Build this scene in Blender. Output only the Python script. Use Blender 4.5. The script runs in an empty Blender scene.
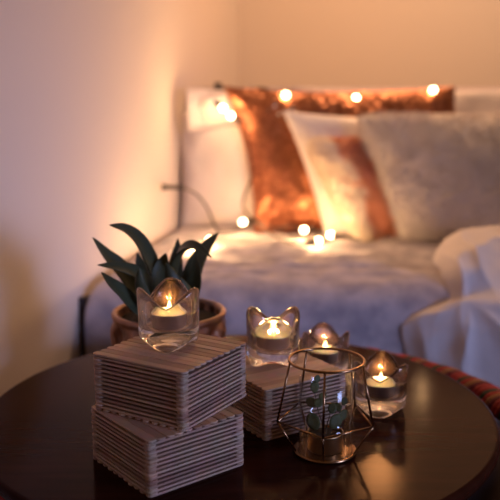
import bpy, bmesh, math, random
from mathutils import Vector, Matrix, noise

sc = bpy.context.scene
COL = sc.collection
PI = math.pi
random.seed(7)

# ------------------------------------------------------------------ camera
cam_d = bpy.data.cameras.new('camera')
cam = bpy.data.objects.new('camera', cam_d)
COL.objects.link(cam)
cam.location = (0, 0, 0.822)
cam.rotation_euler = (PI/2 - 0.1855, 0, 0)
cam_d.sensor_width = 36
cam_d.lens = 57.6
cam_d.clip_start = 0.01
cam_d.dof.use_dof = True
cam_d.dof.focus_distance = 0.84
cam_d.dof.aperture_fstop = 4.2
sc.camera = cam

# ------------------------------------------------------------------ world, window light, exposure
world = bpy.data.worlds.new('dusk')
sc.world = world
world.use_nodes = True
world.node_tree.nodes['Background'].inputs['Color'].default_value = (1.0, 0.60, 0.38, 1)
world.node_tree.nodes['Background'].inputs['Strength'].default_value = 0.10

def area(name, loc, target, sx, sy, power, color, spread=180):
    l = bpy.data.lights.new(name, 'AREA')
    l.shape = 'RECTANGLE'; l.size = sx; l.size_y = sy
    l.energy = power; l.color = color; l.spread = math.radians(spread)
    o = bpy.data.objects.new(name, l); COL.objects.link(o)
    o.location = loc
    o.rotation_euler = (Vector(target) - Vector(loc)).to_track_quat('-Z', 'Y').to_euler()
    return o

area('window_daylight', (1.5, -0.25, 0.80), (-0.32, 1.42, 0.46), 0.6, 0.5, 2.0, (0.42, 0.52, 1.0), 50)
area('ceiling_lamp', (0.85, 2.25, 2.4), (0.75, 2.75, 0.7), 0.9, 0.7, 18.0, (1.0, 0.60, 0.34), 140)
pl = bpy.data.lights.new('hanging_lamp', 'POINT'); pl.energy = 4.5; pl.color = (1.0, 0.40, 0.13); pl.shadow_soft_size = 0.055
po_ = bpy.data.objects.new('hanging_lamp', pl); COL.objects.link(po_); po_.location = (0.40, 2.3, 1.20)
BULB_COL = (1.0, 0.56, 0.24)
BULB_W = 1.1
FLAME_COL = (1.0, 0.50, 0.17)
FLAME_W = 0.6

sc.view_settings.view_transform = 'Standard'
sc.view_settings.look = 'None'
sc.view_settings.exposure = 0.0
sc.view_settings.gamma = 1.0
sc.view_settings.use_curve_mapping = False
sc.cycles.use_denoising = True
sc.cycles.max_bounces = 14
sc.cycles.transmission_bounces = 12
sc.cycles.transparent_max_bounces = 24
sc.cycles.sample_clamp_indirect = 3.0
sc.cycles.blur_glossy = 0.5

# ------------------------------------------------------------------ materials
def mat(name, color, rough=0.6, metal=0.0, **kw):
    m = bpy.data.materials.new(name); m.use_nodes = True
    b = m.node_tree.nodes['Principled BSDF']
    b.inputs['Base Color'].default_value = (*color, 1)
    b.inputs['Roughness'].default_value = rough
    b.inputs['Metallic'].default_value = metal
    for k, v in kw.items():
        b.inputs[k.replace('_', ' ')].default_value = v
    return m

def nd(m, t, **kw):
    n = m.node_tree.nodes.new(t)
    for k, v in kw.items():
        if hasattr(n, k): setattr(n, k, v)
        else: n.inputs[k].default_value = v
    return n

def link(m, a, b): m.node_tree.links.new(a, b)

def coords(m, scale=(1, 1, 1), kind='Object'):
    tc = nd(m, 'ShaderNodeTexCoord'); mp = nd(m, 'ShaderNodeMapping')
    mp.inputs['Scale'].default_value = scale
    link(m, tc.outputs[kind], mp.inputs['Vector'])
    return mp.outputs['Vector']

def noise_color(m, c1, c2, scale=5, detail=4, vec=None, lo=0.3, hi=0.7):
    b = m.node_tree.nodes['Principled BSDF']
    n = nd(m, 'ShaderNodeTexNoise'); n.inputs['Scale'].default_value = scale; n.inputs['Detail'].default_value = detail
    link(m, vec or coords(m), n.inputs['Vector'])
    r = nd(m, 'ShaderNodeValToRGB')
    r.color_ramp.elements[0].position = lo; r.color_ramp.elements[0].color = (*c1, 1)
    r.color_ramp.elements[1].position = hi; r.color_ramp.elements[1].color = (*c2, 1)
    link(m, n.outputs['Fac'], r.inputs['Fac']); link(m, r.outputs['Color'], b.inputs['Base Color'])
    return n, r

def bump(m, scale, strength, dist=0.002, detail=3, vec=None, tex='noise'):
    b = m.node_tree.nodes['Principled BSDF']
    if tex == 'noise':
        n = nd(m, 'ShaderNodeTexNoise'); n.inputs['Scale'].default_value = scale; n.inputs['Detail'].default_value = detail; out = n.outputs['Fac']
    else:
        n = nd(m, 'ShaderNodeTexVoronoi'); n.inputs['Scale'].default_value = scale; out = n.outputs['Distance']
    link(m, vec or coords(m), n.inputs['Vector'])
    bp = nd(m, 'ShaderNodeBump'); bp.inputs['Strength'].default_value = strength; bp.inputs['Distance'].default_value = dist
    link(m, out, bp.inputs['Height']); link(m, bp.outputs['Normal'], b.inputs['Normal'])

M = {}
M['wall'] = mat('painted wall', (0.80, 0.70, 0.63), 0.85); bump(M['wall'], 60, 0.15, 0.002)
M['floor'] = mat('floor boards', (0.10, 0.055, 0.035), 0.6); noise_color(M['floor'], (0.07, 0.035, 0.022), (0.14, 0.08, 0.05), 6, 5, coords(M['floor'], (8, 0.7, 1)))
M['table'] = mat('dark stained wood', (0.05, 0.024, 0.018), 0.145, IOR=1.12, Specular_Tint=(1.0, 0.62, 0.42, 1))
noise_color(M['table'], (0.020, 0.005, 0.0025), (0.036, 0.009, 0.0045), 7, 6, coords(M['table'], (1.2, 9, 1)))
bump(M['table'], 40, 0.05, 0.001, 4, coords(M['table'], (1, 9, 1)))
M['stick'] = mat('pale craft wood', (0.55, 0.36, 0.25), 0.62)
def stick_mat(m):
    b = m.node_tree.nodes['Principled BSDF']
    g = nd(m, 'ShaderNodeNewGeometry')
    r = nd(m, 'ShaderNodeValToRGB')
    r.color_ramp.elements[0].color = (0.34, 0.19, 0.125, 1); r.color_ramp.elements[1].color = (0.62, 0.40, 0.28, 1)
    link(m, g.outputs['Random Per Island'], r.inputs['Fac'])
    n = nd(m, 'ShaderNodeTexNoise'); n.inputs['Scale'].default_value = 60; n.inputs['Detail'].default_value = 5
    link(m, coords(m, (1, 1, 1)), n.inputs['Vector'])
    mx = nd(m, 'ShaderNodeMix'); mx.data_type = 'RGBA'; mx.blend_type = 'MULTIPLY'; mx.inputs['Factor'].default_value = 0.45
    link(m, r.outputs['Color'], mx.inputs[6]); link(m, n.outputs['Color'], mx.inputs[7])
    hsv = nd(m, 'ShaderNodeHueSaturation'); hsv.inputs['Value'].default_value = 1.25; hsv.inputs['Saturation'].default_value = 0.95
    link(m, mx.outputs[2], hsv.inputs['Color']); link(m, hsv.outputs['Color'], b.inputs['Base Color'])
stick_mat(M['stick'])
M['linen'] = mat('lilac white bedding', (0.66, 0.60, 0.64), 0.9, Sheen_Weight=0.3)
noise_color(M['linen'], (0.36, 0.31, 0.34), (0.56, 0.48, 0.49), 22, 5, None, 0.38, 0.62)
bump(M['linen'], 35, 0.5, 0.004, 4)
M['sheet'] = mat('white cotton', (0.74, 0.67, 0.66), 0.85); bump(M['sheet'], 28, 0.35, 0.004)
M['pillow'] = mat('pale pillowcase', (0.80, 0.72, 0.71), 0.85, Subsurface_Weight=0.0); bump(M['pillow'], 14, 0.6, 0.008)
M['fur'] = mat('white faux fur', (0.80, 0.74, 0.72), 0.9)
M['peach'] = mat('peach plush', (0.78, 0.40, 0.26), 0.9)
def peach_mat(m):
    # a peach band runs down the middle of cream plush, its border ragged
    b = m.node_tree.nodes['Principled BSDF']
    tc = nd(m, 'ShaderNodeTexCoord'); sp = nd(m, 'ShaderNodeSeparateXYZ'); link(m, tc.outputs['Object'], sp.inputs[0])
    n = nd(m, 'ShaderNodeTexNoise'); n.inputs['Scale'].default_value = 16; n.inputs['Detail'].default_value = 3; link(m, tc.outputs['Object'], n.inputs['Vector'])
    k = nd(m, 'ShaderNodeMath', operation='MULTIPLY_ADD'); k.inputs[1].default_value = 0.42; link(m, sp.outputs['Z'], k.inputs[0]); link(m, sp.outputs['X'], k.inputs[2])
    o = nd(m, 'ShaderNodeMath', operation='SUBTRACT'); o.inputs[1].default_value = 0.006; link(m, k.outputs[0], o.inputs[0])
    a = nd(m, 'ShaderNodeMath', operation='ABSOLUTE'); link(m, o.outputs[0], a.inputs[0])
    s = nd(m, 'ShaderNodeMath', operation='MULTIPLY_ADD'); s.inputs[1].default_value = 0.16; s.inputs[2].default_value = -0.08; link(m, n.outputs['Fac'], s.inputs[0])
    ad = nd(m, 'ShaderNodeMath', operation='ADD'); link(m, a.outputs[0], ad.inputs[0]); link(m, s.outputs[0], ad.inputs[1])
    r = nd(m, 'ShaderNodeValToRGB')
    r.color_ramp.elements[0].position = 0.026; r.color_ramp.elements[0].color = (0.74, 0.34, 0.20, 1)
    r.color_ramp.elements[1].position = 0.050; r.color_ramp.elements[1].color = (0.92, 0.80, 0.66, 1)
    link(m, ad.outputs[0], r.inputs['Fac']); link(m, r.outputs['Color'], b.inputs['Base Color'])
peach_mat(M['peach'])
M['cream'] = mat('cream plush', (0.86, 0.72, 0.55), 0.9); bump(M['cream'], 30, 0.7, 0.01)
M['headboard'] = mat('grey lilac upholstery', (0.42, 0.36, 0.40), 0.9); bump(M['headboard'], 300, 0.3, 0.001)
M['bedwood'] = mat('dark bed wood', (0.035, 0.022, 0.02), 0.5)
M['wire'] = mat('dark cable', (0.03, 0.02, 0.015), 0.5)
M['gold'] = mat('brushed brass', (0.36, 0.20, 0.10), 0.22, 1.0)
M['brasscup'] = mat('dull gold tin', (0.42, 0.29, 0.17), 0.32, 1.0)
M['alu'] = mat('aluminium cup', (0.62, 0.60, 0.62), 0.30, 1.0); bump(M['alu'], 250, 0.15, 0.0006)
M['wax'] = mat('candle wax', (0.96, 0.74, 0.46), 0.45, Subsurface_Weight=0.6, Subsurface_Scale=0.02, Subsurface_Radius=(1.0, 0.5, 0.2))
M['wick'] = mat('burnt wick', (0.02, 0.015, 0.01), 0.9)
M['soil'] = mat('potting soil', (0.018, 0.012, 0.009), 0.95); bump(M['soil'], 120, 1.0, 0.004)
M['pot'] = mat('bronzed carved pot', (0.30, 0.15, 0.09), 0.34, 0.4)
noise_color(M['pot'], (0.15, 0.085, 0.06), (0.50, 0.23, 0.12), 26, 4)
M['aloe'] = mat('aloe skin', (0.045, 0.06, 0.032), 0.5, Specular_IOR_Level=0.35)
noise_color(M['aloe'], (0.030, 0.036, 0.018), (0.062, 0.070, 0.034), 14, 3)
M['leafy'] = mat('eucalyptus leaf', (0.10, 0.13, 0.06), 0.6, Specular_IOR_Level=0.25)
noise_color(M['leafy'], (0.045, 0.055, 0.022), (0.12, 0.12, 0.045), 40, 3)
M['sprig'] = mat('sprig stem', (0.10, 0.06, 0.035), 0.7)
M['red'] = mat('red rag cord', (0.34, 0.020, 0.014), 0.8); bump(M['red'], 200, 0.5, 0.002)
M['darkred'] = mat('maroon rag cord', (0.12, 0.008, 0.010), 0.8); bump(M['darkred'], 200, 0.5, 0.002)
M['green'] = mat('dark green rag cord', (0.035, 0.04, 0.015), 0.8)
M['ochre'] = mat('ochre rag cord', (0.30, 0.12, 0.035), 0.8)
M['poufcloth'] = mat('pouf cloth', (0.03, 0.012, 0.010), 0.95)

def emis(name, color, strength):
    m = bpy.data.materials.new(name); m.use_nodes = True
    nt = m.node_tree; nt.nodes.clear()
    e = nt.nodes.new('ShaderNodeEmission'); e.inputs['Color'].default_value = (*color, 1); e.inputs['Strength'].default_value = strength
    o = nt.nodes.new('ShaderNodeOutputMaterial'); nt.links.new(e.outputs[0], o.inputs['Surface'])
    return m
M['bulb'] = emis('glowing bulb', (1.0, 0.70, 0.36), 36.0)
M['flame'] = emis('candle flame', (1.0, 0.62, 0.24), 9.0)

def glass(name, share, amber_glow=0.0, tint=(1, 1, 1), ior=1.45, rough=0.0):
    """a refracting glass let through in part straight, so lamplight passes as it does in a thin vessel"""
    m = bpy.data.materials.new(name); m.use_nodes = True
    nt = m.node_tree; nt.nodes.clear()
    g = nt.nodes.new('ShaderNodeBsdfGlass'); g.inputs['Color'].default_value = (*tint, 1); g.inputs['IOR'].default_value = ior; g.inputs['Roughness'].default_value = rough
    t = nt.nodes.new('ShaderNodeBsdfTransparent'); t.inputs['Color'].default_value = (*tint, 1)
    x = nt.nodes.new('ShaderNodeMixShader'); x.inputs[0].default_value = share
    o = nt.nodes.new('ShaderNodeOutputMaterial')
    nt.links.new(t.outputs[0], x.inputs[1]); nt.links.new(g.outputs[0], x.inputs[2])
    h = nt.nodes.new('ShaderNodeBsdfGlossy'); h.inputs['Roughness'].default_value = 0.35; h.inputs['Color'].default_value = (1.0, 0.62, 0.42, 1)  # amber gloss puts the flame's reflected glow into the glass colour
    y = nt.nodes.new('ShaderNodeMixShader'); y.inputs[0].default_value = amber_glow
    nt.links.new(x.outputs[0], y.inputs[1]); nt.links.new(h.outputs[0], y.inputs[2]); nt.links.new(y.outputs[0], o.inputs['Surface'])
    return m
M['glass'] = glass('moulded glass', 0.85, 0.03)
def thin_glass():
    m = bpy.data.materials.new('thin glass'); m.use_nodes = True
    nt = m.node_tree; nt.nodes.clear()
    g = nt.nodes.new('ShaderNodeBsdfGlossy'); g.inputs['Roughness'].default_value = 0.03
    t = nt.nodes.new('ShaderNodeBsdfTransparent'); t.inputs['Color'].default_value = (0.96, 0.96, 0.95, 1)
    lw = nt.nodes.new('ShaderNodeLayerWeight'); lw.inputs['Blend'].default_value = 0.5
    pw = nt.nodes.new('ShaderNodeMath'); pw.operation = 'POWER'; pw.inputs[1].default_value = 4.0; nt.links.new(lw.outputs['Facing'], pw.inputs[0])
    f = nt.nodes.new('ShaderNodeMath'); f.operation = 'MULTIPLY_ADD'; f.inputs[1].default_value = 0.75; f.inputs[2].default_value = 0.04; nt.links.new(pw.outputs[0], f.inputs[0])
    x = nt.nodes.new('ShaderNodeMixShader'); o = nt.nodes.new('ShaderNodeOutputMaterial')
    nt.links.new(f.outputs[0], x.inputs[0]); nt.links.new(t.outputs[0], x.inputs[1]); nt.links.new(g.outputs[0], x.inputs[2]); nt.links.new(x.outputs[0], o.inputs['Surface'])
    return m
M['thin'] = thin_glass()

# sequinned copper cloth: tiny facets whose tilt differs from one sequin to the next
def sequin_mat():
    m = mat('rose gold sequins', (0.62, 0.20, 0.085), 0.32, 0.8)
    b = m.node_tree.nodes['Principled BSDF']
    v = nd(m, 'ShaderNodeTexVoronoi'); v.inputs['Scale'].default_value = 140
    link(m, coords(m), v.inputs['Vector'])
    r = nd(m, 'ShaderNodeValToRGB')
    r.color_ramp.elements[0].color = (0.26, 0.085, 0.042, 1); r.color_ramp.elements[1].color = (0.60, 0.23, 0.115, 1)
    sep = nd(m, 'ShaderNodeSeparateColor'); link(m, v.outputs['Color'], sep.inputs[0])
    link(m, sep.outputs[0], r.inputs['Fac']); link(m, r.outputs['Color'], b.inputs['Base Color'])
    # normal tilt
    g = nd(m, 'ShaderNodeNewGeometry')
    sub = nd(m, 'ShaderNodeVectorMath', operation='SUBTRACT'); sub.inputs[1].default_value = (0.5, 0.5, 0.5)
    link(m, v.outputs['Color'], sub.inputs[0])
    scl = nd(m, 'ShaderNodeVectorMath', operation='SCALE'); scl.inputs['Scale'].default_value = 0.45
    link(m, sub.outputs[0], scl.inputs[0])
    ad = nd(m, 'ShaderNodeVectorMath', operation='ADD'); link(m, g.outputs['Normal'], ad.inputs[0]); link(m, scl.outputs[0], ad.inputs[1])
    nm = nd(m, 'ShaderNodeVectorMath', operation='NORMALIZE'); link(m, ad.outputs[0], nm.inputs[0])
    link(m, nm.outputs[0], b.inputs['Normal'])
    return m
M['sequin'] = sequin_mat()
M['bigsequin'] = mat('large silver sequin', (0.75, 0.80, 0.88), 0.12, 1.0)

# ------------------------------------------------------------------ helpers
def obj(name, bm, m, parent=None, smooth=True, loc=None, recalc=True):
    if recalc: bmesh.ops.recalc_face_normals(bm, faces=bm.faces)
    me = bpy.data.meshes.new(name)
    bm.to_mesh(me); bm.free()
    for mm in (m if isinstance(m, (list, tuple)) else [m]): me.materials.append(mm)
    if smooth:
        for p in me.polygons: p.use_smooth = True
    o = bpy.data.objects.new(name, me); COL.objects.link(o)
    if parent: o.parent = parent
    if loc: o.location = loc
    return o

def thing(name, label, cat, loc=(0, 0, 0), rotz=0, group=None):
    o = bpy.data.objects.new(name, None); COL.objects.link(o)
    o.empty_display_size = 0.02
    o.location = loc; o.rotation_euler = (0, 0, rotz)
    o['label'] = label; o['category'] = cat
    if group: o['group'] = group
    return o

def tag(o, label, cat, group=None, kind=None):
    o['label'] = label; o['category'] = cat
    if group: o['group'] = group
    if kind: o['kind'] = kind
    return o

def struct(name, bm, m, smooth=False):
    o = obj(name, bm, m, smooth=smooth); o['kind'] = 'structure'; return o

def bevel(o, w, seg=2):
    b = o.modifiers.new('bevel', 'BEVEL'); b.width = w; b.segments = seg; b.limit_method = 'ANGLE'
    return o

def subsurf(o, n=1):
    s = o.modifiers.new('sub', 'SUBSURF'); s.levels = n; s.render_levels = n
    return o

def add_box(bm, lo, hi, mat_i=0):
    vs = [bm.verts.new((x, y, z)) for x in (lo[0], hi[0]) for y in (lo[1], hi[1]) for z in (lo[2], hi[2])]
    for f in ((0, 1, 3, 2), (4, 6, 7, 5), (0, 4, 5, 1), (2, 3, 7, 6), (0, 2, 6, 4), (1, 5, 7, 3)):
        bm.faces.new([vs[i] for i in f]).material_index = mat_i
    return vs

def add_lathe(bm, prof, n=48, fr=None, mat_i=0, closed=False):
    """prof: (r, z) list; fr(theta, r, z) -> (x, y, z)"""
    fr = fr or (lambda th, r, z: (r*math.cos(th), r*math.sin(th), z))
    rings = []
    for r, z in prof:
        if r < 1e-7: rings.append([bm.verts.new(fr(0, 0, z))])
        else: rings.append([bm.verts.new(fr(2*PI*k/n, r, z)) for k in range(n)])
    pairs = list(zip(rings[:-1], rings[1:]))
    if closed: pairs.append((rings[-1], rings[0]))
    for a, b in pairs:
        for k in range(n):
            k2 = (k+1) % n
            if len(a) == 1 and len(b) == 1: continue
            if len(a) == 1: f = (a[0], b[k], b[k2])
            elif len(b) == 1: f = (a[k], a[k2], b[0])
            else: f = (a[k], a[k2], b[k2], b[k])
            bm.faces.new(f).material_index = mat_i

def catmull(pts, seg=6, closed=False):
    P = [Vector(p) for p in pts]; n = len(P); out = []
    rng = range(n) if closed else range(n-1)
    for i in rng:
        p0 = P[(i-1) % n] if closed or i > 0 else P[0]*2 - P[1]
        p1 = P[i]; p2 = P[(i+1) % n]
        p3 = P[(i+2) % n] if closed or i+2 < n else P[-1]*2 - P[-2]
        for k in range(seg):
            t = k/seg
            out.append(0.5*((2*p1) + (p2-p0)*t + (2*p0-5*p1+4*p2-p3)*t*t + (3*p1-p0-3*p2+p3)*t**3))
    if not closed: out.append(P[-1])
    return out

def add_tube(bm, pts, r, n=8, closed=False, mat_i=0):
    pts = [Vector(p) for p in pts]; N = len(pts)
    rr = r if callable(r) else (lambda t: r)
    up = None; rings = []
    for i, p in enumerate(pts):
        a = pts[(i-1) % N] if closed or i > 0 else p
        b = pts[(i+1) % N] if closed or i < N-1 else p
        t = (b-a).normalized()
        if up is None:
            up = t.orthogonal().normalized()
        up = (up - t*up.dot(t)).normalized()
        s = t.cross(up)
        rad = rr(i/max(1, N-1))
        rings.append([bm.verts.new(p + up*math.cos(2*PI*k/n)*rad + s*math.sin(2*PI*k/n)*rad) for k in range(n)])
    pairs = list(zip(rings[:-1], rings[1:]))
    if closed: pairs.append((rings[-1], rings[0]))
    for a, b in pairs:
        off = 0
        if closed and a is rings[-1]:
            off = min(range(n), key=lambda q: (a[0].co - b[q].co).length)
        for k in range(n):
            bm.faces.new((a[k], a[(k+1) % n], b[(k+1+off) % n], b[(k+off) % n])).material_index = mat_i
    if not closed:
        bm.faces.new(rings[0][::-1]).material_index = mat_i; bm.faces.new(rings[-1]).material_index = mat_i

def fbm(v, scale, seed=0):
    p = Vector(v)*scale + Vector((seed*13.1, seed*7.7, seed*3.3))
    return noise.noise(p) + 0.5*noise.noise(p*2.1) + 0.25*noise.noise(p*4.3)

# ------------------------------------------------------------------ the room
bm = bmesh.new(); add_box(bm, (-3, -2, -0.1), (4, 3.6, 0)); struct('floor', bm, M['floor'])
bm = bmesh.new()
# long left wall, running slightly towards the right with distance
d = Vector((0.17, 1.0, 0)).normalized(); nrm = Vector((-d.y, d.x, 0))
a = Vector((-0.045 - 0.17*3.6, -0.6, 0)); b = Vector((-0.045, 3.0, 0)) + d*0.12
vs = []
for p in (a, b, b+nrm*0.12, a+nrm*0.12):
    vs.append((bm.verts.new((p.x, p.y, 0)), bm.verts.new((p.x, p.y, 2.5))))
for i in range(4):
    j = (i+1) % 4
    bm.faces.new((vs[i][0], vs[j][0], vs[j][1], vs[i][1]))
bm.faces.new([v[0] for v in vs]); bm.faces.new([v[1] for v in vs])
struct('wall_left', bm, M['wall'])
bm = bmesh.new(); add_box(bm, (-0.045, 3.0, 0), (3.2, 3.12, 2.5)); struct('wall_back', bm, M['wall'])

# ------------------------------------------------------------------ bed
bed = thing('bed', 'low bed with rumpled lilac white bedding and grey upholstered headboard', 'bed', (0.5, 1.85, 0))
def bedpart(name, bm, m, **k):
    o = obj(name, bm, m, bed, **k); o.matrix_parent_inverse = Matrix.Translation((-0.5, -1.85, 0)); return o
bm = bmesh.new(); add_box(bm, (-0.185, 2.235, 0.0), (1.75, 2.30, 0.856))
bevel(bedpart('headboard', bm, M['headboard']), 0.02, 3)
bm = bmesh.new(); add_box(bm, (-0.24, 1.50, 0.05), (1.72, 2.235, 0.30)); bevel(bedpart('bed_frame', bm, M['bedwood'], smooth=False), 0.01)
bm = bmesh.new(); add_box(bm, (-0.22, 1.50, 0.30), (1.70, 2.225, 0.44)); bevel(bedpart('mattress', bm, M['sheet']), 0.04, 3)
# dark board added to stand for the shadowed gap between bed and wall
bm = bmesh.new()
q = [(-0.318, 1.42), (-0.303, 1.42), (-0.2, 2.0), (-0.212, 2.0)]
lo = [bm.verts.new((x, y, 0.0)) for x, y in q]; hi = [bm.verts.new((x, y, z)) for (x, y), z in zip(q, (0.468, 0.468, 0.40, 0.40))]
for i in range(4):
    j = (i+1) % 4; bm.faces.new((lo[i], lo[j], hi[j], hi[i]))
bm.faces.new(lo); bm.faces.new(hi)
bevel(bedpart('gap_shade_board', bm, M['bedwood'], smooth=False), 0.004)

def duvet():
    bm = bmesh.new(); nu, nv = 190, 130
    top = 0.493
    g = []
    for j in range(nv+1):
        v = j/nv
        row = []
        for i in range(nu+1):
            u = i/nu
            # v runs from the floor side of the near face, over the edge, to the headboard
            L = 0.36 + 0.85
            s = v*L
            r = 0.07
            if s < 0.36 - r: yy = 1.40; dz = 0.36 - s
            elif s < 0.36 - r + r*PI/2:
                a = (s - 0.36 + r)/r; yy = 1.40 + r*(1-math.cos(a)); dz = r*(1-math.sin(a))
            else: yy = 1.40 + r + (s - (0.36 - r + r*PI/2)); dz = 0
            W = 2.05; t = u*W; r2 = 0.028; dp = 0.35
            if t < dp - r2: xx = 0; dzx = dp - t
            elif t < dp - r2 + r2*PI/2:
                a = (t - dp + r2)/r2; xx = r2*(1-math.cos(a)); dzx = r2*(1-math.sin(a))
            else: xx = r2 + t - (dp - r2 + r2*PI/2); dzx = 0
            xl = -0.300 + (yy-1.40)*0.145
            x = xl + xx
            dz = max(dz, dzx) if (dz > r and dzx > r2) else math.sqrt(dz*dz + dzx*dzx)
            z = top - min(dz, 0.42)
            y = yy
            p = Vector((x, y, z))
            topness = max(0, min(1, (z - 0.40)/0.08))
            inner = max(0, min(1, (yy-1.42)/0.12)) * max(0, min(1, xx/0.1))
            # rumples: long shallow folds running across, plus soft lumps
            f = 0.013*fbm((x*0.8, y*2.2, 0), 4.5, 1) + 0.010*fbm((x*1.2, y*3.4, 0), 9, 2)
            z += f*topness*inner*(1.0 + 0.3*math.sin(x*4))
            y += (1-topness)*0.006*fbm((x, 0.3, z), 7, 3) - 0.006*math.sin(x*9+z*6)*(1-topness)
            if xx < 0.01: x = max(x, xl - 0.001)
            row.append(bm.verts.new((x, y, max(z, 0.09))))
        g.append(row)
    for j in range(nv):
        for i in range(nu):
            bm.faces.new((g[j][i], g[j][i+1], g[j+1][i+1], g[j+1][i]))
    return bm
bedpart('duvet', duvet(), M['linen'])

# ------------------------------------------------------------------ cushions and pillows
def cushion_bm(w, h, t, skew=0.0, pinch=0.06, n=44, seed=1, wr=0.006, pw=2.4, corner=0.0):
    """stuffed cushion standing in the local xz plane; skew shifts the top against the bottom"""
    bm = bmesh.new(); grids = []
    for side in (1, -1):
        g = []
        for j in range(n+1):
            row = []
            for i in range(n+1):
                u = -1 + 2*i/n; v = -1 + 2*j/n
                # spread samples near the edges
                uu = math.sin(u*PI/2); vv = math.sin(v*PI/2)
                x = uu*w/2*(1 - pinch*(1-vv*vv)**1.0*abs(uu)**3)
                z = vv*h/2*(1 - pinch*(1-uu*uu)**1.0*abs(vv)**3)
                x *= 1 - corner*abs(uu)**6*abs(vv)**6; z *= 1 - corner*abs(uu)**6*abs(vv)**6
                th = t/2*(max(0, 1-abs(uu)**pw)**0.55)*(max(0, 1-abs(vv)**pw)**0.55)
                k = fbm((x, z, side), 9, seed)*wr*min(1, th/(t*0.12))
                y = side*(th + k)
                x += skew*(z/h)
                if abs(u) == 1 or abs(v) == 1: y = 0.0
                row.append(bm.verts.new((x, y, z)))
            g.append(row)
        grids.append(g)
        for j in range(n):
            for i in range(n):
                q = (g[j][i], g[j][i+1], g[j+1][i+1], g[j+1][i])
                bm.faces.new(q if side < 0 else q[::-1])
    bmesh.ops.remove_doubles(bm, verts=bm.verts, dist=1e-6)
    return bm

def cushion(name, label, cat, loc, rot, m, group=None, **kw):
    o = obj(name, cushion_bm(**kw), m)
    o.location = loc; o.rotation_euler = rot
    return tag(o, label, cat, group)

def frame_of(o, pts):
    return [o.matrix_basis @ Vector(p) for p in pts]

# white pillow upright at the left against the headboard
p1 = cushion('white_pillow', 'pale pillow standing upright by left wall, under the rolled pillow', 'pillow',
             (0.030, 2.135, 0.638), (math.radians(-7), 0, 0), M['pillow'], w=0.43, h=0.30, t=0.13, pinch=0.03, seed=3, wr=0.012)
# rolled pillow lying across the top with an open flanged end
rp = thing('rolled_pillow', 'white pillow with open hemmed end lying across top of upright pillow', 'pillow', (0.000, 2.150, 0.795))
bm = bmesh.new(); pr = []
prof = [(0.0, 0.285), (0.035, 0.282), (0.052, 0.27), (0.060, 0.24), (0.063, 0.18), (0.062, 0.10), (0.060, 0.03), (0.050, 0.012), (0.02, 0.008), (0.0, 0.008)]
def frp(th, r, z):
    k = 1 + 0.10*math.sin(th*5 + z*25) + 0.06*fbm((math.cos(th), math.sin(th), z*6), 1.5, 4)
    return (-0.165 + z, r*math.cos(th)*0.75*k, r*math.sin(th)*0.86*k)
add_lathe(bm, [(r, z) for r, z in prof], 40, frp)
subsurf(obj('stuffing', bm, M['pillow'], rp))
bm = bmesh.new()
prof = [(0.048, 0.04), (0.061, 0.035), (0.062, 0.0), (0.064, -0.022), (0.0605, -0.022), (0.054, 0.0), (0.044, 0.02)]
def frh(th, r, z):
    k = 1 + 0.10*math.sin(th*2+0.6)
    return (-0.150 + z + 0.012*math.cos(th), r*math.cos(th)*0.55*k, r*math.sin(th)*0.92)
add_lathe(bm, prof, 40, frh, closed=True)
subsurf(obj('pillowcase_hem', bm, M['pillow'], rp))
rp.rotation_euler = (0, 0, math.radians(20))

seq = thing('sequin_cushion', 'wide rose gold sequinned cushion leaning behind the white cushions', 'cushion', (0.2663, 2.055, 0.6682), 0)
seq.rotation_euler = (math.radians(-8), 0, 0)
obj('cover', cushion_bm(0.590, 0.380, 0.085, skew=-0.078, pinch=0.075, seed=5, wr=0.006, pw=3.0), M['sequin'], seq)
bm = bmesh.new()
rnd = random.Random(4)
for (sx, sz) in ((-0.20, 0.150), (-0.185, 0.135), (-0.215, 0.125), (-0.17, 0.152), (-0.155, 0.130), (-0.162, 0.122), (-0.148, 0.125), (-0.19, 0.115), (-0.155, 0.138), (-0.2, 0.135)):
    c = Vector((sx - 0.004, -0.034 - 0.004*rnd.random(), sz)); q = Matrix.Rotation(rnd.uniform(-0.5, 0.5), 4, 'X') @ Matrix.Rotation(rnd.uniform(-0.5, 0.5), 4, 'Z')
    vs1 = [bm.verts.new(c + q @ Vector((0.0045*math.cos(2*PI*k/10), 0, 0.0045*math.sin(2*PI*k/10)))) for k in range(10)]
    vs2 = [bm.verts.new(v.co + q @ Vector((0, 0.0006, 0))) for v in vs1]
    bm.faces.new(vs1); bm.faces.new(vs2)
    for k in range(10): bm.faces.new((vs1[k], vs1[(k+1) % 10], vs2[(k+1) % 10], vs2[k]))
so = obj('silver_sequins', bm, M['bigsequin'], seq, smooth=False); so['label'] = 'larger silver sequins'; so['kind'] = 'stuff'

cushion('white_pillow', 'cream cotton pillow leaning between sequinned and fluffy cushions', 'pillow',
        (0.3176, 1.985, 0.6363), (math.radians(-12), math.radians(3), 0), M['pillow'], w=0.37, h=0.30, t=0.10, skew=-0.12, pinch=0.05, seed=8, wr=0.010)
cushion('white_pillow', 'long pale pillow behind sequinned cushion, showing past its right end', 'pillow',
        (0.4865, 2.17, 0.6623), (math.radians(-3), 0, 0), M['pillow'], w=0.74, h=0.39, t=0.07, pinch=0.06, seed=11, wr=0.012)

fur = thing('furry_cushion', 'large white faux fur cushion in front of the sequinned cushion', 'cushion', (0.5325, 1.9, 0.6348), 0)
fur.rotation_euler = (math.radians(-13), 0, 0)
FW, FH, FT, FS = 0.46, 0.315, 0.15, -0.12

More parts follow.
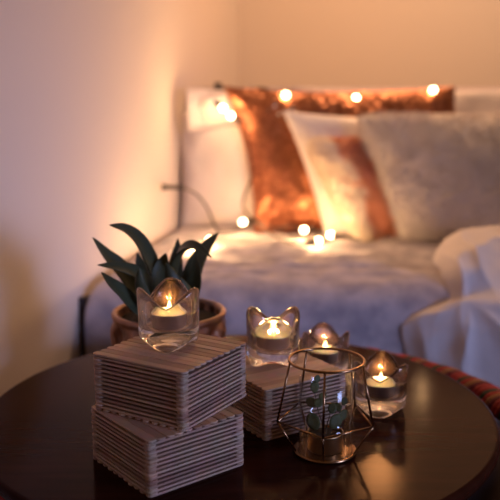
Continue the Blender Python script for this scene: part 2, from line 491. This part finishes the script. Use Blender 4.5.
def grow_pile(cb, count, seed, lmin, lmax, width=0.0007):
    """strands of pile standing out of a cushion's outer face"""
    pile = bmesh.new(); rnd = random.Random(seed)
    bmesh.ops.recalc_face_normals(cb, faces=cb.faces)
    front = [f for f in cb.faces if f.calc_center_median().y < 0.02]
    wts = [f.calc_area() for f in front]
    for f in rnd.choices(front, wts, k=count):
        vv = [v.co for v in f.verts]; a_, b_ = rnd.random(), rnd.random()
        p = (vv[0]*(1-a_) + vv[1 % len(vv)]*a_)*(1-b_) + (vv[-1]*(1-a_) + vv[2 % len(vv)]*a_)*b_
        n_ = f.normal.copy()
        drift = Vector((fbm(p, 12, 20), 0, fbm(p, 12, 21)))*0.9 + Vector((0, 0, -0.45)) + Vector((rnd.uniform(-.4, .4), rnd.uniform(-.4, .4), rnd.uniform(-.4, .4)))
        l = rnd.uniform(lmin, lmax)
        p1_ = p + (n_ + drift*0.4).normalized()*l*0.5; p2_ = p1_ + (n_*0.5 + drift).normalized()*l*0.5
        sdir = n_.cross(drift).normalized()*width
        v0, v1, v2, v3, v4 = (pile.verts.new(x) for x in (p - sdir, p + sdir, p1_ + sdir*0.8, p1_ - sdir*0.8, p2_))
        pile.faces.new((v0, v1, v2, v3)); pile.faces.new((v3, v2, v4))
    return pile
def furry(t, cb, m, count, seed, lmin, lmax, pname):
    pile = grow_pile(cb, count, seed, lmin, lmax)
    obj('cover', cb, m, t)
    po = obj(pname, pile, m, t, recalc=False); po['kind'] = 'stuff'
furry(fur, cushion_bm(FW, FH, FT, skew=FS, pinch=0.04, seed=12, wr=0.006, corner=0.05), M['fur'], 22000, 9, 0.010, 0.020, 'fur_pile')
pk = thing('plush_cushion', 'cream and peach plush cushion tucked beside the white furry cushion', 'cushion', (0.2856, 1.93, 0.6076), math.radians(10))
pk.rotation_euler = (math.radians(-14), 0, math.radians(10))
furry(pk, cushion_bm(0.20, 0.255, 0.09, skew=-0.115, pinch=0.03, seed=9, wr=0.016, corner=0.12), M['peach'], 9000, 10, 0.008, 0.016, 'plush_pile')

# ------------------------------------------------------------------ string lights
lights = thing('string_lights', 'string of warm glowing bulbs on dark cable over bed and pillows', 'string lights', (0.0, 2.0, 0.5))
def lp(name, bm, m, parent=None, **k):
    o = obj(name, bm, m, lights, **k); o.matrix_parent_inverse = Matrix.Translation((0, -2.0, -0.5)); return o
wires = [
    [(-0.1911, 1.93, 0.6149), (-0.1702, 1.94, 0.6138), (-0.1335, 1.97, 0.5932), (-0.1061, 1.96, 0.5597), (-0.0898, 1.92, 0.5308), (-0.073, 1.86, 0.5161)],
    [(-0.073, 1.86, 0.5161), (-0.0428, 1.88, 0.5152), (-0.0097, 1.92, 0.521), (0.01, 1.97, 0.5283)],
    [(0.01, 1.97, 0.5283), (0.0296, 1.955, 0.5255), (0.0625, 1.9, 0.5193), (0.0971, 1.92, 0.521), (0.1285, 1.88, 0.5176)],
    [(0.0, 1.985, 0.7639), (-0.0074, 1.99, 0.7394), (0.0, 1.99, 0.6879), (0.005, 1.99, 0.6384), (-0.0125, 1.99, 0.5884), (-0.0175, 1.985, 0.5614), (-0.005, 1.975, 0.5401), (0.01, 1.97, 0.5283)],
    [(0.01, 1.97, 0.5283), (0.0379, 1.87, 0.5193), (0.0715, 1.76, 0.5144), (0.1092, 1.72, 0.5126), (0.1434, 1.71, 0.5122), (0.1787, 1.76, 0.5144), (0.2168, 1.8, 0.5144), (0.247, 1.77, 0.5127)],
    [(-0.0862, 2.2, 0.8587), (-0.0266, 2.17, 0.8426), (0.0309, 2.1, 0.852), (0.0966, 2.07, 0.8292), (0.1787, 2.08, 0.8342), (0.2543, 2.07, 0.8217), (0.37, 2.08, 0.8392), (0.4491, 2.08, 0.8392), (0.5302, 2.11, 0.8471)],
    [(-0.0862, 2.2, 0.8587), (-0.0549, 2.13, 0.8345), (-0.0252, 2.05, 0.7969), (0.0, 1.985, 0.7639)],
]
bm = bmesh.new()
for w_ in wires: add_tube(bm, catmull(w_, 6), 0.0026, 6)
lp('cable', bm, M['wire'])
# (bulb point, socket point)
bulbs = [
    ((-0.0466, 1.99, 0.7831), (-0.0074, 1.99, 0.7661)),
    ((-0.0668, 2.01, 0.8022), (-0.0952, 2.04, 0.8217)),
    ((-0.0172, 1.945, 0.527), (0.0074, 1.965, 0.5315)),
    ((-0.0903, 1.78, 0.5109), (-0.073, 1.86, 0.5161)),
    ((0.1278, 1.87, 0.5193), (0.1586, 1.9, 0.5217)),
    ((0.1502, 1.74, 0.5157), (0.1158, 1.72, 0.5126)),
    ((0.1868, 1.82, 0.5157), (0.2123, 1.8, 0.5144)),
    ((0.0908, 2.055, 0.8341), (0.1141, 2.065, 0.8292)),
    ((0.2675, 2.055, 0.8266), (0.2436, 2.065, 0.8217)),
    ((0.4644, 2.07, 0.8466), (0.4388, 2.08, 0.8392)),
    ((-0.1153, 1.68, 0.5133), (-0.1022, 1.75, 0.5139)),
]
def bulb(b, s, power=1.0):
    b = Vector(b); s = Vector(s); ax = (b-s).normalized()
    q = ax.to_track_quat('Z', 'Y').to_matrix().to_4x4()
    R = 0.0068
    e = bmesh.new()
    add_lathe(e, [(0, 0.006)] + [(R*math.sin(t)*(1 if t > 0.5 else 0.95), 0.0155 - R*1.15*math.cos(t)) for t in [PI*k/10 for k in range(1, 10)]] + [(0, 0.0155+R*1.15)], 18)
    bmesh.ops.transform(e, matrix=Matrix.Translation(b - ax*0.0155) @ q, verts=e.verts)
    bo = lp('bulb', e, M['bulb'])
    e = bmesh.new()
    add_lathe(e, [(0, -0.018), (0.0045, -0.018), (0.0055, -0.012), (0.0055, 0.004), (0.0062, 0.005), (0.0062, 0.009), (0.0, 0.009)], 14)
    bmesh.ops.transform(e, matrix=Matrix.Translation(b - ax*0.0155) @ q, verts=e.verts)
    lp('socket', e, M['wire'])
    l = bpy.data.lights.new('bulb_glow', 'POINT'); l.energy = BULB_W*power; l.color = BULB_COL; l.shadow_soft_size = 0.011
    lo_ = bpy.data.objects.new('bulb_glow', l); COL.objects.link(lo_); lo_.location = b
for k_, (b_, s_) in enumerate(bulbs): bulb(b_, s_, 0.5 if k_ < 2 else 1.0)
# plug end clipped by the wall
bm = bmesh.new(); a_ = Vector((-0.2118, 1.92, 0.6159)); b_ = Vector((-0.1669, 1.93, 0.6149))
add_tube(bm, [a_, a_.lerp(b_, .16)], 0.0085, 12); add_tube(bm, [a_.lerp(b_, .14), b_], 0.0055, 12)
lp('cable_joint', bm, M['wire'])
bm = bmesh.new(); c_ = Vector((-0.0868, 2.215, 0.8563))
add_box(bm, c_ - Vector((0.010, 0.005, 0.006)), c_ + Vector((0.010, 0.005, 0.012)))
bevel(lp('clip', bm, M['wire'], smooth=False), 0.003)

# ------------------------------------------------------------------ white throw heaped at the right
def throw():
    bm = bmesh.new()
    # outline rows from the far top of the heap down to its hem; each row: list of (x, y, z)
    rows = [
        [(0.464, 1.66, 0.5191), (0.5014, 1.68, 0.5198), (0.5614, 1.7, 0.5162), (0.6775, 1.72, 0.5081), (0.8188, 1.74, 0.4955)],
        [(0.405, 1.58, 0.5459), (0.4376, 1.6, 0.5609), (0.5061, 1.6, 0.5671), (0.6258, 1.62, 0.5556), (0.7803, 1.64, 0.5354)],
        [(0.3554, 1.49, 0.5192), (0.4041, 1.5, 0.5483), (0.479, 1.51, 0.5581), (0.5929, 1.53, 0.5428), (0.7502, 1.55, 0.5191)],
        [(0.3575, 1.44, 0.503), (0.3919, 1.42, 0.5186), (0.453, 1.43, 0.5202), (0.5654, 1.45, 0.5084), (0.7249, 1.47, 0.4887)],
        [(0.3439, 1.405, 0.4589), (0.3862, 1.39, 0.4738), (0.4447, 1.385, 0.4861), (0.5583, 1.4, 0.4713), (0.7137, 1.42, 0.4513)],
        [(0.2834, 1.385, 0.4234), (0.3624, 1.365, 0.4656), (0.4303, 1.345, 0.4637), (0.5414, 1.35, 0.4407), (0.6932, 1.37, 0.413)],
        [(0.275, 1.375, 0.4041), (0.3471, 1.35, 0.4117), (0.4222, 1.33, 0.4034), (0.5372, 1.33, 0.3926), (0.6965, 1.35, 0.3677)],
        [(0.2863, 1.37, 0.361), (0.3535, 1.35, 0.3493), (0.4296, 1.33, 0.3343), (0.5427, 1.33, 0.3159), (0.7118, 1.35, 0.2971)],
        [(0.3034, 1.37, 0.2893), (0.3617, 1.355, 0.2762), (0.4406, 1.34, 0.256), (0.553, 1.34, 0.2257), (0.7252, 1.36, 0.2052)],
    ]
    nu, nv = 100, 110
    cols = []
    R = [catmull(r, 25) for r in rows]
    g = []
    for i in range(len(R[0])):
        g.append(catmull([r[i] for r in R], 14))
    for i, col in enumerate(g):
        for j, p in enumerate(col):
            t = j/len(col); u = i/len(g)
            # folds: ridges running diagonally down to the right, sharper than round
            a = u*14 - t*6 + 1.1*fbm(p, 4.5, 31)
            rdg = 1 - abs(math.sin(a))
            b = u*4 + t*7 + 1.2*fbm(p, 5, 32)
            rdg2 = 1 - abs(math.sin(b))
            amp = min(1, t*6)*min(1, u*8+0.15)
            dd = (0.020*rdg**1.6*(0.4+0.6*math.sin(t*9+u*5)**2) + 0.016*rdg2**1.6 + 0.013*fbm(p, 7, 33))*amp
            # lower lobe: pleats fanning out from the gathered knot
            rx, rz = p.x - 0.385, p.z - 0.478
            dist = math.hypot(rx, rz)
            fan = (1 - abs(math.sin(math.atan2(rz, rx)*3.6 + 0.7*fbm(p, 5, 35))))**1.5*0.024*max(0, min(1, (dist-0.02)/0.08))*max(0, min(1, -rz/0.03))
            k2 = max(0, min(1, (t-0.45)/0.1))
            dd = dd*(1-0.6*k2) + fan*k2
            p = p + Vector((0, -0.8, 0.35))*dd + Vector((0, 0.018 + 0.014*max(0, 1-u*6), 0))
            col[j] = bm.verts.new(p)
    for i in range(len(g)-1):
        for j in range(len(g[0])-1):
            bm.faces.new((g[i][j], g[i+1][j], g[i+1][j+1], g[i][j+1]))
    return bm
th = obj('white_throw', throw(), M['sheet'])
s_ = th.modifiers.new('thick', 'SOLIDIFY'); s_.thickness = 0.004
tag(th, 'crumpled white cotton throw heaped over bed edge by braided pouf', 'throw')

# ------------------------------------------------------------------ braided pouf under the table top
pouf = thing('braided_pouf', 'round pouf with twisted red, green and ochre rag rim under table top', 'pouf', (0.03, 0.95, 0))
bm = bmesh.new()
add_lathe(bm, [(0, 0.0), (0.27, 0.0), (0.30, 0.03), (0.318, 0.12), (0.322, 0.22), (0.318, 0.32), (0.318, 0.385), (0.30, 0.400), (0.26, 0.412), (0.20, 0.430), (0.0, 0.430)], 72)
obj('body', bm, M['poufcloth'], pouf)
bm = bmesh.new()
NT, NS = 37, 6
mi = [0, 0, 2, 0, 3, 1]
for s in range(NS):
    pts = []
    n_ = 37*14
    for k in range(n_):
        th_ = 2*PI*k/n_; ph = NT*th_ + 2*PI*s/NS
        rr = 0.0115*(1+0.08*math.sin(7*th_+s))
        R_ = 0.329 + rr*math.cos(ph)
        pts.append((R_*math.cos(th_), R_*math.sin(th_), 0.4095 + rr*math.sin(ph)))
    add_tube(bm, pts, 0.0082, 8, closed=True, mat_i=mi[s])
obj('twisted_rim', bm, [M['red'], M['darkred'], M['green'], M['ochre']], pouf)

# ------------------------------------------------------------------ table top
tb = thing('round_table', 'round dark brown wooden table top holding boxes, candles and plant', 'table', (-0.014, 0.9356, 0.43))
bm = bmesh.new()
add_lathe(bm, [(0, 0.0), (0.298, 0.0), (0.306, 0.003), (0.310, 0.009), (0.310, 0.015), (0.3085, 0.0185), (0.305, 0.02), (0.3035, 0.02), (0.295, 0.02), (0.15, 0.02), (0.0, 0.02)], 160)
obj('table_top', bm, M['table'], tb)
TZ = 0.45

# ------------------------------------------------------------------ craft stick boxes
SL, SW, ST = 0.1165, 0.0098, 0.00215
def add_stick(bm, cx, cy, z, along_x, rnd, L=SL, W=SW, T=ST, tilt=0.0):
    """flat stick with rounded ends"""
    L = L*(1 + rnd.uniform(-0.008, 0.008)); cx += rnd.uniform(-.0004, .0004); cy += rnd.uniform(-.0004, .0004)
    yaw = rnd.uniform(-0.006, 0.006)
    out = []; n = 7
    for sgn in (1, -1):
        for k in range(n):
            a = -PI/2 + PI*k/(n-1)
            x = sgn*(L/2 - W/2*0.75 + W/2*0.75*math.cos(a)); y = sgn*W/2*math.sin(a)
            out.append((x, y))
    def T_(x, y):
        x, y = x*math.cos(yaw) - y*math.sin(yaw), x*math.sin(yaw) + y*math.cos(yaw)
        return (cx + x, cy + y) if along_x else (cx - y, cy + x)
    e = T*0.22
    layers = []
    for zz, sh in ((z, 0.93), (z+e, 1), (z+T-e, 1), (z+T, 0.93)):
        lay = []
        for x, y in out:
            sx = x - math.copysign((1-sh)*W*0.5, x); sy = y*sh
            X, Y = T_(sx, sy); lay.append(bm.verts.new((X, Y, zz + y*tilt)))
        layers.append(lay)
    bm.faces.new(layers[0][::-1]); bm.faces.new(layers[-1])
    N = len(out)
    for a, b in zip(layers[:-1], layers[1:]):
        for k in range(N):
            bm.faces.new((a[k], a[(k+1) % N], b[(k+1) % N], b[k]))

def stick_box(label, x, y, z, rot, layers, seed, lid_along_x):
    rnd = random.Random(seed)
    t = thing('craft_stick_box', label, 'wooden box', (x, y, z), rot, 'lattice boxes of craft sticks')
    step = ST + 0.00004
    off = SL/2 - SW/2 - 0.0012
    bm = bmesh.new(); c = off
    n_ = 11
    for k in range(n_):   # floor of the box
        add_stick(bm, 0, -off + 2*off*k/(n_-1), 0, True, rnd, W=SW*0.98)
    obj('bottom', bm, M['stick'], t, smooth=False)
    bm = bmesh.new()
    for l in range(1, layers):
        ax = (l % 2 == 0)
        for s in (-1, 1):
            if ax: add_stick(bm, 0, s*off, l*step, True, rnd)
            else: add_stick(bm, s*off, 0, l*step, False, rnd)
    obj('stick_walls', bm, M['stick'], t, smooth=False)
    bm = bmesh.new(); n_ = 11
    for k in range(n_):
        o_ = -off + 2*off*k/(n_-1)
        zz = layers*step + 0.0005 + rnd.uniform(0, 0.0003); tl = rnd.uniform(0.01, 0.06)
        if lid_along_x: add_stick(bm, 0, o_, zz, True, rnd, W=SW*1.05, tilt=tl)
        else: add_stick(bm, o_, 0, zz, False, rnd, W=SW*1.05, tilt=tl)
    obj('lid', bm, M['stick'], t, smooth=False)
    return layers*step + ST + 0.0009
h1 = stick_box('craft stick box on table, under the box holding a candle, at left', -0.0863, 0.7826, TZ, 0.68, 25, 1, False)
h2 = stick_box('upper craft stick box turned askew on another, candle on its lid', -0.0822, 0.8025, TZ + h1, 1.02, 26, 2, False)
h3 = stick_box('craft stick box behind the geometric wire holder, with one candle on top', 0.034, 0.911, TZ, 0.578, 26, 3, True)

# ------------------------------------------------------------------ votives with tealights
def glass_bm():
    n = 96; bm = bmesh.new()
    RO, RI = 0.0318, 0.0245
    def lobe(th): return 0.5 + 0.5*math.cos(3*(th))          # 1 under a rim peak
    def pk(th): return lobe(th)**0.85
    prof = []   # (kind, r, base z, rim share, foot share)
    P = [(0.0, 0.006, 0, 0), (0.018, 0.0045, 0, .2), (0.0262, 0.001, 0, 0.8), (0.0290, 0.0005, 0, 1), (0.0306, 0.003, 0, 1),
         (0.0314, 0.010, 0, 0.6), (0.0316, 0.020, 0, 0), (0.0316, 0.032, 0.2, 0), (0.0318, 0.040, 0.7, 0), (0.0320, 0.0435, 1, 0),
         (0.0312, 0.0462, 1, 0), (0.0296, 0.0468, 1, 0), (0.0276, 0.0455, 1, 0), (0.0260, 0.042, 0.85, 0), (0.0250, 0.036, 0.35, 0), (0.0246, 0.028, 0, 0),
         (0.0238, 0.0215, 0, 0), (0.022, 0.0202, 0, 0), (0.012, 0.020, 0, 0), (0.0, 0.020, 0, 0)]
    rings = []
    for r, z, a, f in P:
        if r == 0: rings.append([bm.verts.new((0, 0, z))]); continue
        ring = []
        for k in range(n):
            th = 2*PI*k/n
            zz = z + a*0.0190*pk(th) + f*0.0085*lobe(th)
            # a rounded three-cornered plan, lips curling a touch out at the peaks
            rr = r*(1 + 0.035*math.cos(3*th)*(1 if r > 0.0245 and z > 0.001 else 0.5)) + a*0.0018*(lobe(th)-0.5)
            ring.append(bm.verts.new((rr*math.cos(th), rr*math.sin(th), zz)))
        rings.append(ring)
    for a, b in zip(rings[:-1], rings[1:]):
        for k in range(n):
            k2 = (k+1) % n
            if len(a) == 1: bm.faces.new((a[0], b[k2], b[k]))
            elif len(b) == 1: bm.faces.new((a[k], a[k2], b[0]))
            else: bm.faces.new((a[k], a[k2], b[k2], b[k]))
    return bm
def votive(label_g, label_c, x, y, z, peak, flame_lean=0.0):
    g = obj('glass_votive', glass_bm(), M['glass']); g.location = (x, y, z); g.rotation_euler = (0, 0, math.radians(peak))
    tag(g, label_g, 'candle holder', 'wavy glass candle holders')
    c = thing('tealight', label_c, 'candle', (x, y, z + 0.0203), 0, 'lit tealights')
    bm = bmesh.new()
    R = 0.0188
    add_lathe(bm, [(0, 0), (R-0.001, 0), (R, 0.001), (R, 0.0150), (R+0.0007, 0.0157), (R+0.0003, 0.0163), (R-0.0006, 0.0158), (R-0.0007, 0.010), (R-0.0009, 0.001), (0, 0.001)], 56)
    obj('metal_cup', bm, M['alu'], c)
    bm = bmesh.new()
    add_lathe(bm, [(0, 0.0012), (R-0.0012, 0.0012), (R-0.0009, 0.0145), (R-0.003, 0.0138), (0.010, 0.0128), (0.003, 0.0124), (0, 0.0124)], 48)
    obj('wax', bm, M['wax'], c)
    bm = bmesh.new(); add_tube(bm, [(0, 0, 0.0120), (0.0002, 0, 0.0155), (0.0008, 0.0, 0.0185)], 0.0006, 8)
    obj('wick', bm, M['wick'], c)
    bm = bmesh.new()
    fl = [(0, 0), (0.0013, 0.0008), (0.0022, 0.0025), (0.0025, 0.0042), (0.0021, 0.0066), (0.0013, 0.0090), (0.0005, 0.0112), (0, 0.0122)]
    add_lathe(bm, fl, 16, lambda th, r, z: (r*math.cos(th)+0.0006, r*math.sin(th), 0.0162+z))
    f_ = subsurf(obj('flame', bm, M['flame'], c))
    l = bpy.data.lights.new('flame_glow', 'POINT'); l.energy = FLAME_W; l.color = FLAME_COL; l.shadow_soft_size = 0.0035
    lo_ = bpy.data.objects.new('flame_glow', l); COL.objects.link(lo_); lo_.location = (x+0.0006, y, z + 0.0203 + 0.0222)
votive('wavy clear glass votive on the upper craft stick box', 'lit tealight in the votive on the upper stick box', -0.085, 0.812, TZ + h1 + h2, 90)
votive('wavy clear glass votive on the box behind the geometric holder', 'lit tealight in the votive on the box behind geometric holder', 0.0276, 0.925, TZ + h3, 150)
votive('wavy glass votive on table behind the boxes, seen above the wire ring', 'lit tealight partly hidden behind the wire ring of geometric holder', 0.1025, 1.052, TZ, 92)
votive('wavy glass votive standing on bare table right of geometric holder', 'lit tealight in the votive right of the geometric holder', 0.158, 0.924, TZ, 78)

# ------------------------------------------------------------------ geometric wire holder with glass and sprig
gx, gy = 0.0806, 0.806
gh = thing('geometric_holder', 'brass wire geometric candle holder with glass cylinder on table', 'candle holder', (gx, gy, TZ))
angs = [math.radians(262 + 72*k) for k in range(5)]
def ring_pts(R, z, n=64): return [(R*math.cos(2*PI*k/n), R*math.sin(2*PI*k/n), z) for k in range(n)]
bm = bmesh.new(); add_tube(bm, ring_pts(0.0395, 0.103), 0.0015, 8, closed=True); obj('top_ring', bm, M['gold'], gh)
bm = bmesh.new()
mid = [(0.0525*math.cos(a), 0.0525*math.sin(a), 0.038) for a in angs]
for k in range(5): add_tube(bm, [mid[k], mid[(k+1) % 5]], 0.0011, 8)
obj('middle_band', bm, M['gold'], gh)
for k, a in enumerate(angs):
    bm = bmesh.new()
    tp = (0.0395*math.cos(a), 0.0395*math.sin(a), 0.103); bt = (0.0325*math.cos(a), 0.0325*math.sin(a), 0.004)
    add_tube(bm, [tp, mid[k]], 0.00125, 8); add_tube(bm, [mid[k], bt], 0.0011, 8)
    obj('rod', bm, M['gold'], gh)
bm = bmesh.new(); add_lathe(bm, [(0, 0.0), (0.0325, 0.0), (0.034, 0.001), (0.034, 0.0035), (0.033, 0.0045), (0.031, 0.004), (0.0, 0.004)], 64); obj('base_plate', bm, M['gold'], gh)
bm = bmesh.new(); add_lathe(bm, [(0.0290, 0.0042), (0.0290, 0.082), (0.0284, 0.0825), (0.0278, 0.082), (0.0278, 0.0042)], 72, closed=True); obj('glass_cylinder', bm, M['thin'], gh)
bm = bmesh.new(); add_lathe(bm, [(0, 0.0041), (0.0185, 0.0041), (0.019, 0.005), (0.019, 0.022), (0.0195, 0.0232), (0.0185, 0.0236), (0.018, 0.022), (0.0178, 0.014), (0, 0.014)], 56); obj('tealight_cup', bm, M['brasscup'], gh)
bm = bmesh.new(); add_lathe(bm, [(0, 0.0142), (0.0170, 0.0142), (0.0172, 0.020), (0.010, 0.0212), (0, 0.0216)], 40); obj('moss', bm, M['soil'], gh)
sp = thing('eucalyptus_sprig', 'small green eucalyptus sprig with round leaves inside glass cylinder', 'plant', (gx, gy, TZ + 0.0165))
def leaf_disc(bm, c, nrm, up, r, asp=0.85, cup=0.12):
    nrm = Vector(nrm).normalized(); up = Vector(up); up = (up - nrm*up.dot(nrm)).normalized(); sd = up.cross(nrm)
    c = Vector(c); rings = []
    ctr = bm.verts.new(c + nrm*0.0)
    prev = None
    for q in (0.5, 1.0):
        ring = []
        for k in range(18):
            a = 2*PI*k/18
            yy = math.cos(a); xx = math.sin(a)
            point = 1 + 0.12*max(0, yy)**6 + 0.10*max(0, -yy)**6
            ring.append(bm.verts.new(c + up*yy*r*q*point + sd*xx*r*asp*q + nrm*cup*r*q*q))
        if prev is None:
            for k in range(18): bm.faces.new((ctr, ring[k], ring[(k+1) % 18]))
        else:
            for k in range(18): bm.faces.new((prev[k], ring[k], ring[(k+1) % 18], prev[(k+1) % 18]))
        prev = ring
def spt(px, py, dd=0.0):   # metres from the sprig's foot: x across, y depth, z up
    return Vector((px, dd, py))
stems = [[(-0.001, 0, 0.002), (-0.004, -0.003, 0.018), (-0.009, -0.005, 0.034), (-0.012, -0.004, 0.050), (-0.013, -0.002, 0.062)],
         [(0.002, 0, 0.002), (0.008, -0.004, 0.014), (0.014, -0.003, 0.026), (0.018, 0.0, 0.038)],
         [(0.0, -0.002, 0.002), (0.001, -0.006, 0.016), (0.004, -0.008, 0.030)]]
for s in stems:
    bm = bmesh.new(); add_tube(bm, catmull(s, 5), lambda t: 0.0008*(1-0.5*t), 6); obj('stem', bm, M['sprig'], sp)
LV = [((-0.0135, -0.008, 0.0215), 0.0088, (-0.3, -1, 0.25), (-0.5, 0, 0.9)), ((0.0095, -0.010, 0.0225), 0.0082, (0.35, -1, 0.3), (0.7, 0, 0.7)),
      ((-0.0155, -0.004, 0.041), 0.0060, (-0.5, -1, 0.6), (-0.8, 0, 0.4)), ((-0.0085, -0.007, 0.0415), 0.0055, (0.2, -1, 0.8), (0.6, 0, 0.5)),
      ((-0.0125, -0.003, 0.058), 0.0058, (0.1, -1, 0.3), (0.1, 0, 1)), ((-0.010, -0.001, 0.066), 0.0042, (0.4, -1, 0.1), (0.3, 0, 1)),
      ((0.006, -0.008, 0.036), 0.0056, (0.0, -1, 0.7), (0.2, 0, 1)), ((0.0175, -0.004, 0.027), 0.0062, (0.5, -1, 0.2), (0.7, 0, 0.6)),
      ((0.0195, 0.0, 0.041), 0.0042, (0.2, -1, 0.3), (0.4, 0, 0.9)), ((0.013, -0.002, 0.035), 0.0046, (-0.2, -1, 0.6), (-0.4, 0, 0.9)),
      ((-0.004, -0.002, 0.047), 0.0045, (0.3, -0.7, 0.7), (0.8, 0, 0.5))]
for c_, r_, n_, u_ in LV:
    bm = bmesh.new(); leaf_disc(bm, c_, n_, u_, r_)
    o_ = obj('leaf', bm, M['leafy'], sp, recalc=False); q_ = o_.modifiers.new('thick', 'SOLIDIFY'); q_.thickness = 0.0004

# ------------------------------------------------------------------ potted aloe
px_, py_ = -0.1065, 1.02
pa = thing('potted_aloe', 'dark green spiky aloe in carved bronze-brown pot behind the stick boxes', 'potted plant', (px_, py_, TZ))
bm = bmesh.new()
def frpot(th, r, z):
    k = 0.0
    if 0.006 < z < 0.092 and r > 0.05:
        w = math.sin(th*13 + 1.5*math.sin(z*60 + th*3) ) ; w2 = math.sin(th*21 - 2.0*math.sin(z*45+th*2))
        env = min(1, (0.092-z)/0.012, (z-0.006)/0.01)
        k = (0.0036*math.copysign(abs(w)**0.5, w) + 0.0020*w2)*env 
    return ((r+k)*math.cos(th), (r+k)*math.sin(th), z)
inner = [False]
prof_o = [(0, 0.0), (0.058, 0.0)] + [(0.0595 + 0.0135*math.sin(PI/2*t), 0.001 + 0.091*t) for t in [k/26 for k in range(27)]] + [(0.0745, 0.0935), (0.0752, 0.097), (0.0742, 0.1000), (0.0715, 0.1010)]
add_lathe(bm, prof_o + [(0.069, 0.1003), (0.0672, 0.098), (0.0665, 0.094), (0.0655, 0.080), (0.0, 0.080)], 180, frpot)
obj('pot', bm, M['pot'], pa)
bm = bmesh.new()
add_lathe(bm, [(0, 0.0805), (0.065, 0.0805), (0.0652, 0.088), (0.04, 0.090), (0.0, 0.093)], 48, lambda th, r, z: (r*math.cos(th), r*math.sin(th), z + 0.002*fbm((r*math.cos(th)*40, r*math.sin(th)*40, 0), 1)*(z > 0.085)))
obj('soil', bm, M['soil'], pa)
def aloe_leaf(pts, w0, thick=0.22, face=None, keel=0.45, n=30):
    """pts: spine, world coordinates; w0: half-width at the base; face: the direction the channelled side looks to"""
    S = catmull(pts, 9); N = len(S); bm = bmesh.new(); rings = []
    S = [s - Vector((px_, py_, TZ)) for s in S]
    fdir = Vector(face).normalized()
    for i, p in enumerate(S):
        t = i/(N-1)
        a = S[max(0, i-1)]; b = S[min(N-1, i+1)]; tan = (b-a).normalized()
        nrm = (fdir - tan*fdir.dot(tan)).normalized(); sd = tan.cross(nrm)
        w = w0*(0.78 + 0.34*math.sin(min(1, t*2.2)*PI/2))*max(0.0, (1 - t**2.2))**0.85 + 0.0003
        spine = 1 + 0.05*math.sin(i*2.6)
        ring = []
        for (x, y) in ((-1, 0.26), (-0.55, 0.06), (0, -0.02), (0.55, 0.06), (1, 0.26), (0.72, -0.12), (0.32, -0.40), (0, -keel-0.06), (-0.32, -0.40), (-0.72, -0.12)):
            ring.append(bm.verts.new(p + sd*x*w*(spine if abs(x) == 1 else 1) + nrm*y*w))
        rings.append(ring)
    m = len(rings[0])
    for a, b in zip(rings[:-1], rings[1:]):
        for k in range(m): bm.faces.new((a[k], a[(k+1) % m], b[(k+1) % m], b[k]))
    bm.faces.new(rings[0]); bm.faces.new(rings[-1])
    return subsurf(obj('leaf', bm, M['aloe'], pa))
cx_, cy_ = px_, py_
aloe_leaf([(-0.1196, 1.03, 0.5449), (-0.1434, 1.015, 0.5758), (-0.166, 1.0, 0.611), (-0.1815, 0.99, 0.6311), (-0.1953, 0.975, 0.6554)], 0.0165, face=(0.5, -0.6, 0.7))
aloe_leaf([(-0.109, 1.03, 0.5449), (-0.119, 1.02, 0.584), (-0.1263, 1.0, 0.6188), (-0.1375, 0.985, 0.6486), (-0.1522, 0.97, 0.6662), (-0.1694, 0.95, 0.6743)], 0.0155, face=(0.75, -0.6, 0.5))
aloe_leaf([(-0.1186, 1.02, 0.5435), (-0.127, 0.99, 0.5871), (-0.1414, 0.97, 0.6109), (-0.1597, 0.955, 0.6217), (-0.1836, 0.94, 0.6273)], 0.0140, face=(0.1, -0.7, 0.8))
aloe_leaf([(-0.1241, 1.01, 0.5367), (-0.1415, 0.98, 0.5635), (-0.1578, 0.96, 0.5892), (-0.1695, 0.945, 0.6052), (-0.1772, 0.93, 0.6209)], 0.0130, face=(0.3, -0.7, 0.7))
aloe_leaf([(-0.1234, 1.04, 0.5449), (-0.1347, 1.05, 0.5729), (-0.147, 1.065, 0.5945), (-0.1538, 1.07, 0.6184)], 0.0140, face=(0.2, -1, 0.2))
aloe_leaf([(-0.0984, 1.03, 0.5421), (-0.0819, 1.03, 0.5776), (-0.0703, 1.04, 0.6106), (-0.0576, 1.055, 0.6295), (-0.042, 1.07, 0.646)], 0.0155, face=(-0.4, -0.9, 0.3))
aloe_leaf([(-0.1063, 1.03, 0.5449), (-0.1019, 1.02, 0.5907), (-0.0943, 1.0, 0.624), (-0.0826, 0.985, 0.641), (-0.0666, 0.97, 0.645), (-0.046, 0.95, 0.6339)], 0.0135, face=(-0.45, -0.4, 0.9))
aloe_leaf([(-0.1084, 1.05, 0.5423), (-0.1047, 1.06, 0.5747), (-0.101, 1.07, 0.6045), (-0.0986, 1.08, 0.6361)], 0.0145, face=(0, -1, 0.1))
aloe_leaf([(-0.0905, 1.03, 0.5394), (-0.076, 1.02, 0.5746), (-0.0705, 1.02, 0.5974), (-0.0708, 1.03, 0.6234)], 0.0150, face=(-0.6, -0.9, 0.2))
aloe_leaf([(-0.1132, 1.02, 0.5475), (-0.1155, 1.0, 0.5821), (-0.1137, 1.0, 0.6083), (-0.108, 1.01, 0.6285)], 0.0175, face=(0.1, -1, 0.2))
aloe_leaf([(-0.1018, 1.01, 0.5422), (-0.0929, 0.975, 0.5752), (-0.0964, 0.965, 0.6032), (-0.1034, 0.965, 0.6259)], 0.0150, face=(0.1, 1, 0.2))
aloe_leaf([(-0.1305, 1.01, 0.5422), (-0.1299, 0.97, 0.5739), (-0.1347, 0.955, 0.6004), (-0.1347, 0.95, 0.6215)], 0.0115, face=(0.3, 1, 0.2))
aloe_leaf([(-0.0931, 1.0, 0.5396), (-0.0796, 0.965, 0.5675), (-0.0781, 0.95, 0.5916), (-0.0847, 0.945, 0.6114)], 0.0115, face=(-0.3, 1, 0.2))
